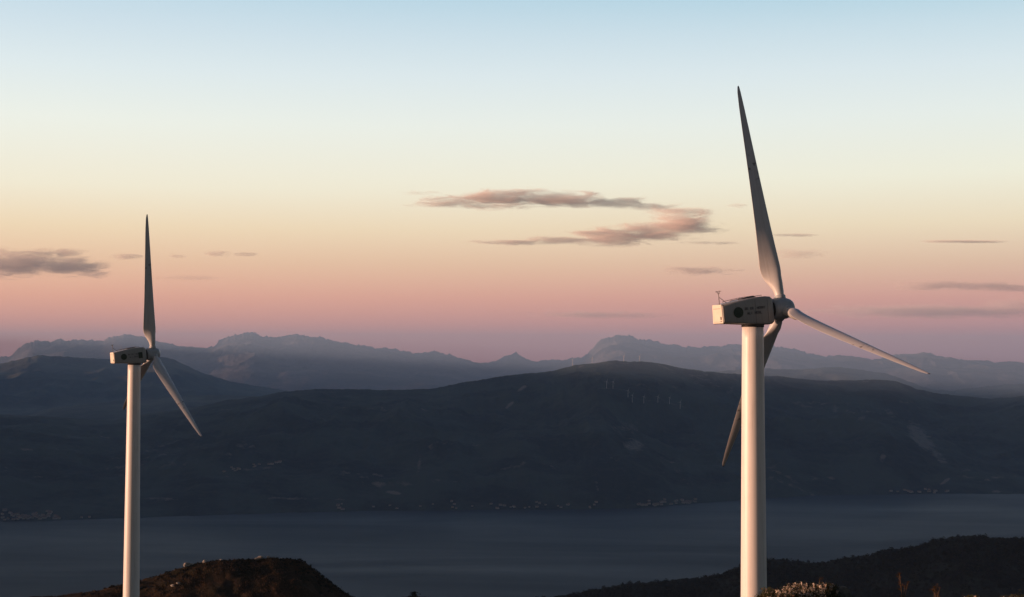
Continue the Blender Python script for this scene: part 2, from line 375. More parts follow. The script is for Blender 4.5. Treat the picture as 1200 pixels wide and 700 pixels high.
# ------------------------------------------------------------------ land
def px2az(x): return math.atan((x - CX) / FPX)
class Range:
    """a stretch of hills on a polar grid: crest heights by bearing, a front slope down to foot(bearing) and a back slope"""
    def __init__(s, prof, dc, front, back, zb, amp, fq, seed, ext=13, nth=700, nf=90, nb=30, shape=.9, ridged=True, crest_amp=0.0, crest_fq=60, tfix=None, pad=None):
        xs = [p[0] for p in prof]; ys = [p[1] for p in prof]
        ths = [px2az(x) for x in xs]; th0, th1 = ths[0] - R(ext), ths[-1] + R(ext)
        el = [(HOR - y) / FPX for y in ys]
        s.th = np.linspace(th0, th1, nth)
        e = np.interp(s.th, ths, el)
        DC = dc(s.th) if callable(dc) else np.full(nth, float(dc))
        FR = front(s.th) if callable(front) else np.full(nth, float(front))
        # correct el for the camera's small bank; heights at crest
        zc = e * DC * np.cos(s.th)
        if pad: zc = np.where((s.th < ths[0]) | (s.th > ths[-1]), zc + pad * np.clip(np.maximum(ths[0] - s.th, s.th - ths[-1]) / R(6), 0, 1), zc)
        zc = zc + crest_amp * (fbm(s.th * crest_fq, s.th * 0 + seed, 6, seed, .62, True) - .55)
        tf = np.linspace(0, 1, nf); tb = np.linspace(0, 1, nb + 1)[1:]
        T = np.concatenate([tf, 1 + tb])
        TH, TT = np.meshgrid(s.th, T, indexing='ij')
        D = np.where(TT <= 1, DC[:, None] - FR[:, None] * (1 - TT), DC[:, None] + back * (TT - 1))
        X, Y = D * np.sin(TH), D * np.cos(TH)
        u = np.where(TT <= 1, np.clip(TT, 0, 1) ** shape, np.clip(2 - TT, 0, 1))
        zs = np.convolve(np.pad(zc, 12, mode='edge'), np.ones(25) / 25, 'valid')
        kf = np.clip(TT, 0, 1) ** 9 * np.clip((2 - TT), 0, 1) ** .5
        Z = zb + ((zc * 1.0)[:, None] * kf + (zs[:, None] - .0) * (1 - kf) - zb) * u
        w = np.where(TT <= 1, 4 * TT * (1 - TT), 1.5 * (TT - 1))
        nz = fbm(X * fq, Y * fq * .8, 7, seed, .56, ridged) - .5
        big = fbm(X * fq * .35 + 5, Y * fq * .35, 3, seed + 40) - .5
        Z = Z + amp * w * (nz * 1.0 + big * 1.2) * np.clip((zc[:, None] - zb) / 500, .15, 1)
        Z = np.where(TT >= 1.999, zb, Z)
        s.X, s.Y, s.Z, s.D, s.TT, s.DC, s.FR = X, Y, Z, D, TT, DC, FR
    def build(s, name, m, cover=None, smooth=True):
        n, k = s.X.shape
        v = np.stack([s.X, s.Y, s.Z], -1).reshape(-1, 3)
        i = np.arange(n - 1)[:, None] * k + np.arange(k - 1)[None]
        f = np.stack([i, i + k, i + k + 1, i + 1], -1).reshape(-1, 4)[:, ::-1]
        o = mesh_obj(name, v, f, m, None, smooth); tag(o, kind='structure')
        if cover is not None:
            a = o.data.attributes.new('cover', 'FLOAT', 'POINT'); a.data.foreach_set('value', cover.ravel())
        s.o = o; return o
    def line(s, x):
        th = px2az(x); q = (th - s.th[0]) / (s.th[1] - s.th[0]); i = int(q); t = q - i
        return [(A[i] * (1 - t) + A[i + 1] * t) for A in (s.D, s.Z)], th
    def hit(s, x, y):
        """ground point seen at photo position (x, y)"""
        (D, Z), th = s.line(x); el = (HOR - y) / FPX / math.cos(th) * math.cos(th)
        E_ = Z / (D * math.cos(th))
        for j in range(1, len(D)):
            if E_[j] >= el:
                t = (el - E_[j - 1]) / (E_[j] - E_[j - 1] + 1e-12); t = min(max(t, 0), 1)
                d = D[j - 1] + (D[j] - D[j - 1]) * t; z = Z[j - 1] + (Z[j] - Z[j - 1]) * t
                return Vector((d * math.sin(th), d * math.cos(th), z))
        j = int(np.argmax(E_)); d = D[j]
        return Vector((d * math.sin(th), d * math.cos(th), Z[j]))
    def at_t(s, x, t):
        (D, Z), th = s.line(x); T = s.TT[0]; d = np.interp(t, T, D); z = np.interp(t, T, Z)
        return Vector((d * math.sin(th), d * math.cos(th), z))

def land_mat(name, forest, field, rock, cover=True, scale=.003, rockz=None):
    m, G, b = mat(name)
    p = pos_of(G)
    n1 = G.noise(p, scale, 8, .6, .3); n2 = G.noise(p, scale * 9, 6, .65)
    f = G.mix(G.mapr(n1, .42, .58, 0, 1), (*forest, 1), (*[q * 3.6 for q in forest], 1))  # random cover tone, its contrast raised to stand in for shading in the gullies
    f = G.mix(G.mapr(n2, .5, .72, 0, .6), f, (*field, 1))
    if cover:
        at = G.n('ShaderNodeAttribute', attribute_name='cover')
        ed = G.math('ADD', at.outputs['Fac'], G.mapr(n2, .3, .7, -.3, .3))
        f = G.mix(G.mapr(ed, .35, .75, 0, 1), f, (*rock, 1))
    else:
        f = G.mix(G.mapr(n2, .48, .6, 0, .8), f, (*rock, 1))
    G.l(f, b.inputs['Base Color']); b.inputs['Roughness'].default_value = .95
    b.inputs['Specular IOR Level'].default_value = .1
    return m
M_ridge = land_mat('forested_slope', (.014, .020, .015), (.060, .055, .040), (.21, .19, .17))
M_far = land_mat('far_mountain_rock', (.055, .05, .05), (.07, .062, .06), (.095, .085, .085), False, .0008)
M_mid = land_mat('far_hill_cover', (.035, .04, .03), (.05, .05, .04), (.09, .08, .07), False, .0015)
M_spur = land_mat('near_spur_scrub', (.008, .010, .008), (.014, .013, .010), (.018, .017, .015), False, .02)

WZ = -700.0
# far snow-free rocky range
C = Range([(-60, 424), (0, 421), (12, 420), (30, 404), (45, 401), (60, 402), (68, 397), (80, 402), (95, 399), (110, 401), (125, 398), (140, 395), (150, 394), (165, 396), (180, 401),
           (200, 404), (215, 409), (250, 408), (262, 396), (275, 394), (292, 391), (305, 393), (315, 396), (330, 395), (350, 393), (362, 395), (380, 396), (400, 402), (420, 405),
           (440, 409), (460, 409), (475, 412), (490, 415), (505, 412), (520, 414), (535, 419), (550, 423), (563, 427), (575, 426), (590, 419), (605, 413), (612, 419), (625, 424), (640, 423),
           (660, 421), (670, 418), (680, 420), (688, 417), (695, 407), (705, 397), (715, 394), (733, 392), (745, 396), (760, 397), (775, 402), (800, 406), (830, 406), (850, 405), (865, 402),
           (880, 405), (900, 405), (910, 405), (930, 409), (950, 414), (965, 417), (985, 416), (1000, 417), (1020, 421), (1045, 416), (1060, 413), (1085, 412), (1105, 418), (1130, 421),
           (1160, 425), (1175, 427), (1190, 425), (1200, 427), (1260, 424)], 35000, 11000, 5000, WZ, 420, .0005, 3, 4, 1700, 100, 20, .8, True, 125, 190)
C.build('mountain_range', M_far)
Dr = Range([(700, 452), (760, 446), (830, 436), (880, 431), (930, 434), (985, 430), (1040, 437), (1090, 455), (1115, 457), (1157, 451), (1183, 448.5), (1200, 449), (1260, 446)], 20000, 7000, 4000, WZ, 420, .0005, 23, 6, 500, 60, 14, .8, True, 25, 200)
Dr.build('hills', M_mid)
B2 = Range([(-60, 515), (0, 500), (60, 480), (130, 472), (200, 466), (260, 464), (330, 466), (400, 474), (480, 486)], 12500, 4500, 3000, WZ, 260, .0007, 31, 6, 400, 50, 14, .8, True, 15, 160)
B2.build('hills', M_mid)
B = Range([(-60, 436), (0, 428), (45, 418), (70, 419), (100, 421), (150, 424), (190, 419), (205, 423), (222, 431), (240, 439), (270, 448), (300, 453), (360, 462), (460, 475)], 19000, 6500, 4000, WZ, 380, .0006, 17, 6, 500, 60, 14, .8, True, 20, 200)
B.build('hills', M_mid)
# main dark ridge across the fjord
shx = [px2az(x) for x in (0, 60, 120, 240, 420, 540, 660, 740, 800, 870, 950, 1060, 1200)]
shd = [WZ / ((HOR - y) / FPX) for y in (612, 611, 609, 604, 598.5, 597, 596, 595, 590.5, 584, 579, 577, 576.5)]
def shore(th): return np.interp(th, shx, shd) / np.cos(th) + 60 * (fbm(th * 70, th * 0, 5, 77) - .5)
Ar = Range([(-60, 489), (0, 487), (67, 490), (100, 493), (133, 494), (167, 487), (233, 478), (265, 470), (300, 466), (333, 460), (367, 457), (400, 456.5), (440, 457.5), (480, 457), (510, 455.5), (540, 449), (560, 446),
            (600, 439.5), (640, 436), (652, 434), (672, 428), (695, 426), (712, 423), (722, 422), (735, 423.5), (752, 423), (765, 425), (780, 427), (800, 431.5), (850, 437), (878, 438), (893, 440), (910, 439.5), (935, 443),
            (965, 445), (1000, 445), (1030, 443.5), (1052, 446), (1075, 455), (1100, 460), (1130, 463), (1160, 465.5), (1185, 464), (1200, 462), (1260, 456)],
           lambda th: shore(th) + 2900, lambda th: np.full_like(th, 2900.0), 2200, WZ - 1.5, 300, .0011, 5, 8, 1300, 200, 24, .86, True, 10, 170)
cov = np.zeros_like(Ar.X)
pxX = CX + FPX * np.tan(np.arctan2(Ar.X, Ar.Y)); 
elY = HOR - FPX * Ar.Z / Ar.Y
def patch(cx, cy, rx, ry, ang, k):
    global cov
    c, s_ = math.cos(R(ang)), math.sin(R(ang))
    u = (pxX - cx) * c + (elY - cy) * s_; v = -(pxX - cx) * s_ + (elY - cy) * c
    q = 1 - np.sqrt((u / rx)**2 + (v / ry)**2) + .5 * (fbm(Ar.X * .01, Ar.Y * .01, 4, 9) - .5)
    cov = np.maximum(cov, np.clip(q * 1.6, 0, 1) * k * 1.0)
for a in ((1078, 512, 30, 12, 42, .8), (1100, 535, 22, 7, 50, .6), (1106, 562, 10, 2.5, -35, 1.0), (598, 474, 9, 3, -38, 1.0), (612, 455, 9, 3, -35, .7), (446, 567, 14, 6, 0, .75), (462, 577, 14, 3, 8, .9), (492, 545, 4, 14, 8, .6),
          (742, 521, 18, 10, 10, .65), (735, 500, 30, 10, 0, .45), (1010, 488, 14, 5, -20, .55), (1033, 535, 5, 9, 20, .6), (978, 478, 6, 8, 10, .6), (815, 520, 12, 5, 0, .45), (1120, 500, 8, 3, -20, .55), (35, 528, 14, 3, 5, .6),
          (190, 585, 30, 3, 3, .5), (340, 584, 50, 2.5, 0, .55), (300, 550, 40, 3, -5, .5), (400, 585, 14, 2, 0, .5), (640, 535, 12, 4, 0, .4), (560, 520, 14, 4, 5, .4), (700, 570, 12, 4, 80, .5), (900, 560, 20, 3, 0, .4), (1165, 574, 10, 2, 0, .6), (50, 560, 20, 3, 0, .4)):
    patch(*a)
cov = np.maximum(cov, .55 * np.clip((fbm(Ar.X * .0028, Ar.Y * .0045, 5, 55) - .60) * 8, 0, 1) * np.clip(fbm(Ar.X * .02, Ar.Y * .02, 3, 5) * 2 - .6, 0, 1))
Ar.build('hills', M_ridge, cov)

# added sun blocker, out of view on the left, shaped to shade the fjord
def west_sun_blocker():
    n, k = 160, 40
    s_ = np.linspace(0, 1, n); u = np.linspace(-1, 1, k)
    SS, U = np.meshgrid(s_, u, indexing='ij')
    cx = -8700 - 3800 * SS; cy = -960 + 16500 * SS
    h = np.interp(SS, [0, .006, .012, .5, .9, 1], [0, .7, 1, 1.02, 1.02, .0])
    Z = WZ - 1 + (1190 + 60 * (fbm(SS * 20, SS * 0, 4, 3) - .5)) * h * (1 - np.abs(U)) ** .9 + 80 * (1 - np.abs(U)) * (fbm(SS * 60, U * 8, 5, 8, .5, True) - .5)
    v = np.stack([cx + U * 2300, cy, Z], -1).reshape(-1, 3)
    i = np.arange(n - 1)[:, None] * k + np.arange(k - 1)[None]
    f = np.stack([i, i + 1, i + k + 1, i + k], -1).reshape(-1, 4)
    tag(mesh_obj('mountain_range', v, f, M_mid, None, True), kind='structure')  # unseen added blocker, not one of the visible mountains
west_sun_blocker()

# water: one sheet reaching the horizon
mw, G, b = mat('fjord_water')
p = pos_of(G)
mp = G.n('ShaderNodeMapping'); G.l(p, mp.inputs[0]); mp.inputs['Scale'].default_value = (.5, 1.6, 1)
w1 = G.noise(mp.outputs[0], .02, 6, .65); w2 = G.noise(mp.outputs[0], .0012, 7, .6, .8)
b.inputs['Base Color'].default_value = (.003, .007, .011, 1); b.inputs['IOR'].default_value = 1.33
G.l(G.mapr(w2, .3, .7, .44, .64), b.inputs['Roughness']); b.inputs['Specular IOR Level'].default_value = .12
bp = G.n('ShaderNodeBump'); bp.inputs['Strength'].default_value = .05; bp.inputs['Distance'].default_value = 1.0
G.l(w1, bp.inputs['Height']); G.l(bp.outputs[0], b.inputs['Normal'])
wv = [(-24000, -6000, WZ), (24000, -6000, WZ), (24000, 44000, WZ), (-24000, 44000, WZ)]
tag(mesh_obj('water', wv, [(0, 1, 2, 3)], mw), kind='structure')

# dark spur on the right in the middle distance
Sp = Range([(560, 716), (600, 702), (625, 699), (650, 697), (675, 693), (700, 688), (720, 684), (740, 681), (770, 679), (800, 676), (825, 674), (845, 670), (860, 663), (880, 655), (900, 653), (915, 652.5), (930, 655), (945, 656.5),
            (960, 656.5), (980, 653), (1000, 649), (1015, 648), (1030, 643), (1040, 641), (1060, 640), (1080, 635), (1090, 631), (1105, 628), (1120, 626), (1140, 625), (1155, 626), (1170, 628), (1185, 627), (1200, 629), (1260, 622)],
           1350, 700, 1500, WZ - 5, 60, .006, 61, 16, 1100, 130, 40, .55, True, 3.0, 420)
Sp.Z[Sp.TT <= 1] = np.maximum(Sp.Z, -420 + 0 * Sp.Z)[Sp.TT <= 1]
Sp.build('hills', M_spur)

# near hill: the ground the camera and both turbines stand on
hx = [-60, 20, 70, 105, 140, 165, 200, 230, 260, 300, 325, 345, 355, 365, 375, 390, 405, 414, 425, 440, 455, 470, 487, 500, 515, 540, 700, 1260]
hy = [706, 700.5, 697.3, 692, 687, 680, 669.5, 661.5, 657, 653.5, 652, 653.5, 656, 661.5, 672, 683, 695, 699, 699.5, 698.5, 698.5, 699, 696.5, 697.5, 701, 708, 760, 800]
ths = np.array([px2az(x) for x in hx]); els = np.array([(HOR - y) / FPX for y in hy])
gx_ = np.linspace(R(-75), R(75), 1500)
dl = np.concatenate([np.linspace(0.5, 60, 120), np.linspace(61, 255, 90)[0:], np.linspace(257, 330, 110), np.geomspace(333, 2600, 60)])
def near_z(TH, D):
    # foreground knoll
    nx, ny = D * np.sin(TH), D * np.cos(TH)
    e = np.interp(TH, ths, els) * np.cos(TH)
    Zc = e * 306
    base = np.interp(D, [0, 30, 37, 60, 100, 150, 200, 262, 290], [-1.75, -5.15, -6.5, -14, -32, -51.0, -54, -56, -56])
    side = np.interp(TH, [R(-20), R(6), R(9.5), R(13), R(22)], [-.9, -.5, 0, -.22, -.1])
    kn = np.exp(-((D - 33) / 9) ** 2) * side
    z = base + kn
    qf = np.clip((306 - D) / 26, 0, 1) * .85
    hill = np.where(D < 306, Zc * (1 - qf) - 52.5 * qf - (306 - D) * .13 - ((306 - D) / 26.) ** 2 * 1.2, Zc - (D - 306) * .34 - np.clip((D - 306) / 60, 0, 1) * 8)
    w = 1 / (1 + np.exp(-(D - 274) / 5.0))
    side_dip = np.clip(Zc, -200, 0)
    z = z * (1 - w) + hill * w
    n = fbm(nx * .08, ny * .08, 6, 91) - .5
    a = np.interp(D, [0, 20, 60, 200, 290, 303, 310, 360, 900], [.15, .35, 1.2, 2.5, 1.6, .6, .6, 5, 40])
    z = z + n * a + (fbm(nx * .9, ny * .9, 3, 19) - .5) * np.interp(D, [0, 290, 320], [.18, .5, .6]) + (fbm(nx * .22, ny * .3, 4, 29) - .5) * np.interp(D, [0, 200, 285, 300, 308], [0, 0, 2.0, 2.0, .5])
    return np.maximum(z, WZ - 3)
TH, DD = np.meshgrid(gx_, dl, indexing='ij')
NX, NY, NZ = DD * np.sin(TH), DD * np.cos(TH), near_z(TH, DD)
mg, G, b = mat('hill_turf')
p = pos_of(G)
n1 = G.noise(p, .12, 7, .62, .6); n2 = G.noise(p, 2.2, 6, .7); n3 = G.noise(p, .035, 3, .5)
c = G.ramp(n1, [(.32, (.012, .014, .007)), (.47, (.028, .020, .010)), (.58, (.055, .032, .016)), (.7, (.030, .028, .012))])
c = G.mix(G.mapr(n2, .55, .75, 0, .7), c, (.08, .052, .03, 1))
G.l(c, b.inputs['Base Color']); b.inputs['Roughness'].default_value = .95; b.inputs['Specular IOR Level'].default_value = .1
bp = G.n('ShaderNodeBump'); bp.inputs['Strength'].default_value = .8; bp.inputs['Distance'].default_value = .3
G.l(n2, bp.inputs['Height']); G.l(bp.outputs[0], b.inputs['Normal'])
n, k = NX.shape
i = np.arange(n - 1)[:, None] * k + np.arange(k - 1)[None]
f = np.stack([i, i + 1, i + k + 1, i + k], -1).reshape(-1, 4)[:, ::-1]
go = mesh_obj('ground', np.stack([NX, NY, NZ], -1).reshape(-1, 3), f, mg, None, True); tag(go, kind='structure')
go.data.flip_normals() if go.data.polygons[0].normal.z < 0 else None
# rest of the summit behind the camera
bx = []; bf = []
nn, kk = 60, 24
for a in range(nn):
    t = R(75) + (R(285) - R(75)) * a / (nn - 1)
    for q in range(kk):
        d = .5 * (1500 / .5) ** (q / (kk - 1)); zz_ = float(np.interp(d, [0, 30, 60, 150, 1500], [-1.75, -3.5, -9, -40, WZ - 3])) + (0 if q == 0 else -.06)
        bx.append((d * math.sin(t), d * math.cos(t), zz_))
for a in range(nn - 1):
    for q in range(kk - 1): j = a * kk + q; bf.append((j, j + 1, j + kk + 1, j + kk))
tag(mesh_obj('ground', bx, bf, mg, None, True), kind='structure')
def gz(x, y): 
    return float(near_z(np.array([math.atan2(x, y)]), np.array([math.hypot(x, y)]))[0])

# ------------------------------------------------------------------ vegetation
def leafy(name, c1, c2, c3=None, scale=6, rough=.8):
    m, G, b = mat(name)
    gi = G.n('ShaderNodeNewGeometry'); r = gi.outputs['Random Per Island']
    st = [(0, c1), (.6, c2)] + ([(1, c3)] if c3 else [])
    G.l(G.ramp(r, st), b.inputs['Base Color']); b.inputs['Roughness'].default_value = rough
    b.inputs['Specular IOR Level'].default_value = .12
    return m
M_grass = leafy('dry_grass', (.02, .017, .008), (.07, .038, .018), (.13, .08, .04))
M_heath = leafy('heath_leaf', (.030, .040, .016), (.055, .060, .025), (.11, .075, .035))
M_flower = leafy('pale_flower', (.55, .45, .36), (.72, .64, .56), (.45, .25, .15))
M_scrub = leafy('dark_scrub', (.008, .011, .007), (.018, .018, .011), (.03, .024, .014))
M_stalk = simple('dry_stalk', (.13, .075, .035), .8, (.07, .04, .02), 8)
M_rock = simple('pale_rock', (.40, .37, .33), .9, (.16, .15, .14), 2.2, .6)
M_rockd = simple('dark_lichen_rock', (.16, .16, .14), .9, (.05, .055, .05), 5, .8)
rng = np.random.default_rng(5)
def tufts(name, P, hmin, hmax, wid, nb, m, lean=.5):
    """grass tufts: nb narrow blades each, all in one mesh"""
    n = len(P); V = []; 
    P = np.repeat(P, nb, 0); n = len(P)
    h = rng.uniform(hmin, hmax, n); a = rng.uniform(0, 2 * np.pi, n); w = wid * rng.uniform(.6, 1.3, n)
    o = rng.normal(0, .12 + hmin * .25, (n, 2)); bx_ = P[:, 0] + o[:, 0]; by_ = P[:, 1] + o[:, 1]
    lx, ly = rng.normal(0, lean, n) * h, rng.normal(0, lean, n) * h
    v = np.empty((n, 3, 3))
    v[:, 0] = np.stack([bx_ - w * np.cos(a), by_ - w * np.sin(a), P[:, 2] - .08], -1)
    v[:, 1] = np.stack([bx_ + w * np.cos(a), by_ + w * np.sin(a), P[:, 2] - .08], -1)
    v[:, 2] = np.stack([bx_ + lx, by_ + ly, P[:, 2] + h], -1)
    return mesh_obj(name, v.reshape(-1, 3), np.arange(n * 3).reshape(-1, 3), m)
def scatter_polar(n, th0, th1, d0, d1):
    t = rng.uniform(th0, th1, n); d = rng.uniform(d0, d1, n)
    z = near_z(t, d); return np.stack([d * np.sin(t), d * np.cos(t), z], -1)
P = scatter_polar(26000, R(-21), R(-3), 278, 312)
keep = fbm(P[:, 0] * .12, P[:, 1] * .12, 4, 8) > .42
o = tufts('grass', P[keep], .10, .34, .05, 3, M_grass); tag(o, 'short brown autumn grass covering the left hilltop behind the tower', 'grass', kind='stuff')
P = scatter_polar(9000, R(2), R(24), 24, 42)
o = tufts('grass', P, .04, .16, .010, 4, M_grass); tag(o, 'low dry grass on the knoll in the bottom right corner', 'grass', kind='stuff')

def clumps(name, P, sizes, m, leaf=.25, per=60, flat=.7):
    n = len(P); tot = n * per
    c = np.repeat(P, per, 0); s_ = np.repeat(sizes, per)
    d = rng.normal(0, 1, (tot, 3)); d /= np.linalg.norm(d, axis=1)[:, None]; d[:, 2] = np.abs(d[:, 2]) * flat
    r = rng.uniform(.25, 1.0, tot) ** .6 * (1 + .35 * np.sin(d[:, 0] * 5 + s_ * 9) * np.cos(d[:, 1] * 4))
    c = c + d * (r * s_)[:, None]
    q = rng.normal(0, 1, (tot, 3, 3)) * (leaf * (.5 + s_ * 0 + .5))[:, None, None]
    if np.ndim(leaf) == 0: pass
    v = c[:, None] + q
    return mesh_obj(name, v.reshape(-1, 3), np.arange(tot * 3).reshape(-1, 3), m)
# scrub on the spur, read as one mass
Pn = []
sizes = []
for _ in range(5200):
    x = random.uniform(600, 1240); t = 1 - abs(random.gauss(0, .10)) if random.random() < .75 else random.uniform(.5, 1.1)
    p_ = Sp.at_t(x, min(t, 1.15)); Pn.append(p_); sizes.append(random.uniform(.8, 2.3) * (1.5 if random.random() < .08 else 1))
o = clumps('scrub', np.array([list(q) for q in Pn]), np.array(sizes), M_scrub, .45, 36, .9); tag(o, 'dark low scrub covering the spur at lower right', 'scrub', kind='stuff')
# scrub on the left hill's shaded right edge and skyline
def hill_pt(x, d): t = px2az(x); return Vector((d * math.sin(t), d * math.cos(t), float(near_z(np.array([t]), np.array([d]))[0])))
Pn = []; sizes = []
for _ in range(420):
    x = random.choice([random.uniform(330, 415), random.uniform(350, 415), random.uniform(100, 340)]); d = 306 + random.gauss(0, 3)
    Pn.append(hill_pt(x, d)); sizes.append(random.uniform(.12, .42) * (1.3 if x > 350 else .8))
o = clumps('scrub', np.array([list(q) for q in Pn]), np.array(sizes), M_scrub, .10, 50, .9); tag(o, 'dark low heather on the brow of the left hilltop', 'scrub', kind='stuff')

# pale rocks along the left hill's brow
def rock_mesh(seed, m, name='rock'):
    rnd = random.Random(seed); bm = bmesh.new()
    bmesh.ops.create_icosphere(bm, subdivisions=3, radius=1)
    pl = [(Vector((rnd.gauss(0, 1), rnd.gauss(0, 1), rnd.gauss(0, 1))).normalized(), rnd.uniform(.55, .9)) for _ in range(14)]
    for v in bm.verts:
        for (nn_, dd_) in pl:
            q = v.co.dot(nn_)
            if q > dd_: v.co -= nn_ * (q - dd_)
        v.co += v.co.normalized() * rnd.uniform(-.03, .03)
    return bm_obj(name, bm, m)
rk = [(206, 675, .5, 'leftmost'), (213, 669.5, .45, 'second'), (222, 665.5, .85, 'third and largest'), (228, 665, .4, 'fourth'), (243, 663.5, .65, 'fifth'), (262, 658.5, .35, 'sixth'), (304, 654.5, .6, 'seventh'), (308, 654, .75, 'eighth'), (317, 652.5, .4, 'ninth'), (333, 652, .35, 'rightmost')]
rname = ['below the brow', 'half way down the slope', 'standing up on the skyline', 'low beside the largest one', 'under a dark heather patch', 'small on the rising skyline', 'paired at the start of the summit', 'larger of the summit pair', 'just left of the highest point', 'small at the highest point']
for i, (x, y, s_, w) in enumerate(rk):
    o = rock_mesh(50 + i, M_rock); d = 306 if i not in (0, 1) else 300
    p_ = hill_pt(x, d); o.location = p_ + Vector((0, 0, s_ * .25)); o.scale = (s_ * 1.15, s_ * .9, s_ * .6); o.rotation_euler = (random.uniform(-.3, .3), random.uniform(-.3, .3), random.uniform(0, 6))
    tag(o, f'{w} pale rock on the left hilltop, {rname[i]}', 'rock', 'pale rocks along the left hilltop')

# foreground plants on the knoll
def kn_pt(x, d): return hill_pt(x, d)
def blobcover(name, P, per, spread, leaf, m, parent=None):
    tot = len(P) * per; c = np.repeat(P, per, 0) + rng.normal(0, spread, (len(P) * per, 3)) * [1, 1, .7]
    v = c[:, None] + rng.normal(0, leaf, (tot, 3, 3))
    return mesh_obj(name, v.reshape(-1, 3), np.arange(tot * 3).reshape(-1, 3), m, parent)
def shrub(x0, x1, ytop, d, label, flowers=120, seed=1):
    """low cushion shrub: leafy mound with pale flower tips, outline following (x, ytop) heights above the knoll"""
    rnd = np.random.default_rng(seed)
    xm = (x0 + x1) / 2; base = kn_pt(xm, d)
    t = empty('flowering_shrub', base); tag(t, label, 'shrub', 'flowering shrubs on the near knoll')
    pts = []; tips = []
    for _ in range(900):
        x = rnd.uniform(x0, x1); dep = rnd.normal(0, .35); yy = np.interp(x, [p[0] for p in ytop], [p[1] for p in ytop])
        q = kn_pt(x, d + dep); top = (HOR - yy) / FPX * d * math.cos(px2az(x)) - .10 * abs(dep) / .35 * .5
        z0 = q.z - .25; 
        u = rnd.uniform(0, 1) ** .6
        bump = .05 * math.sin(x * .9) * math.cos(dep * 6) 
        zz1 = z0 + (top + bump - z0) * u
        pts.append((q.x - base.x, q.y - base.y, zz1 - base.z))
        if u > .80: tips.append((q.x - base.x, q.y - base.y - .03, zz1 - base.z + .02))
    blobcover('foliage', np.array(pts), 16, .045, .013, M_heath, t)
    tips = np.array(tips); idx = rnd.permutation(len(tips))[:flowers]
    blobcover('flowers', tips[idx], 9, .016, .015, M_flower, t)
    bm = bmesh.new()
    for _ in range(14):
        q = pts[rnd.integers(len(pts))]; b_tube(bm, (q[0] * .4, q[1] * .4, -.3), q, .012, .005, 5)
    bm_obj('stem', bm, M_stalk, t)
    return t
D0 = 34.0
shrub(884, 905, [(884, 699), (893, 694), (897, 689), (900, 688), (905, 694)], D0 - 1.0, 'orange lit tuft of heath right beside the foot of the right tower', 60, 2)
shrub(898, 966, [(898, 696), (908, 690), (918, 686), (930, 683.5), (938, 682), (950, 684), (960, 682.5), (966, 685)], D0, 'wide cushion shrub flecked with pale flowers on the near knoll', 330, 3)
shrub(960, 984, [(960, 685), (968, 683), (975, 684), (984, 690)], D0 + .3, 'darker end shrub with a few pale tips touching the pointed rock', 40, 4)
shrub(1124, 1150, [(1124, 700), (1132, 698), (1138, 697), (1150, 700)], D0, 'small flowering tuft just showing above the bottom edge', 40, 5)
shrub(1160, 1215, [(1160, 700), (1172, 697.5), (1185, 696), (1200, 694.5), (1215, 696)], D0, 'low flowering shrub in the very corner at bottom right', 90, 6)
def fg_rock(x, y, w, h, d, label, seed):
    o = rock_mesh(seed, M_rockd); t = px2az(x); z = (HOR - y) / FPX * d * math.cos(t)
    s_ = d / FPX
    o.location = (d * math.sin(t), d * math.cos(t), z - h * s_); o.scale = (w * s_, w * s_ * .8, h * s_); tag(o, label, 'rock', 'dark rocks on the near knoll')
    return o
fg_rock(984, 683, 17, 22, D0 + .3, 'dark pointed rock at the end of the flowering cushion shrubs', 7)
fg_rock(1017, 694.5, 15, 12, D0, 'low rounded dark rock right of the pointed one', 8)
def stalk_plant(x, y0, y1, d, n, label, seed, head=.02):
    rnd = random.Random(seed); base = kn_pt(x, d); t = empty('dry_plant', base); tag(t, label, 'plant', 'dry stalk plants on the near ground')
    s_ = d / FPX; top = (HOR - y0) / FPX * d * math.cos(px2az(x)) - base.z
    bm = bmesh.new(); hd = []
    for k in range(n):
        dx = rnd.uniform(-1, 1) * 6 * s_; tz = top * rnd.uniform(.72, 1.0) if k else top
        mid = (dx * .3, rnd.uniform(-.05, .05), tz * .55)
        b_tube(bm, (dx * .1, 0, -.15), mid, .010, .008, 5); b_tube(bm, mid, (dx, rnd.uniform(-.08, .08), tz), .008, .005, 5)
        hd.append((dx, 0, tz))
        for q in range(3):
            u = rnd.uniform(.5, .95); w = dx * .3 + (dx - dx * .3) * (u - .55) / .45 if u > .55 else dx * .3
            e = (w + rnd.uniform(-.06, .06), rnd.uniform(-.05, .05), tz * u + .08); b_tube(bm, (w, 0, tz * u), e, .006, .004, 4); hd.append(e)
    bm_obj('stem', bm, M_stalk, t)
    blobcover('seed_head', np.array(hd), 22, head, .010, M_grass, t)
stalk_plant(1056, 669, 700, D0 + .5, 4, 'tallest dark dry stalks standing alone on the knoll', 21)
stalk_plant(1092, 684, 700, D0, 3, 'shorter rusty dry stalks right of the tallest ones', 22)
stalk_plant(955, 675, 684, D0, 2, 'reddish seed head rising out of the wide cushion shrub', 23, .03)
# the small plant on the low mound in the middle
b_ = hill_pt(487, 306)
t = empty('small_bush', b_); tag(t, 'tiny lit bush on the low mound at bottom centre left', 'bush')
blobcover('foliage', np.array([(random.gauss(0, .35), random.gauss(0, .25), random.uniform(-.2, .75)) for _ in range(50)]), 14, .12, .07, M_scrub, t)
bm = bmesh.new()
for q in range(5): b_tube(bm, (0, 0, -.3), (random.uniform(-.6, .6), random.uniform(-.3, .3), random.uniform(.6, .9)), .03, .015, 5)
bm_obj('stem', bm, M_stalk, t)

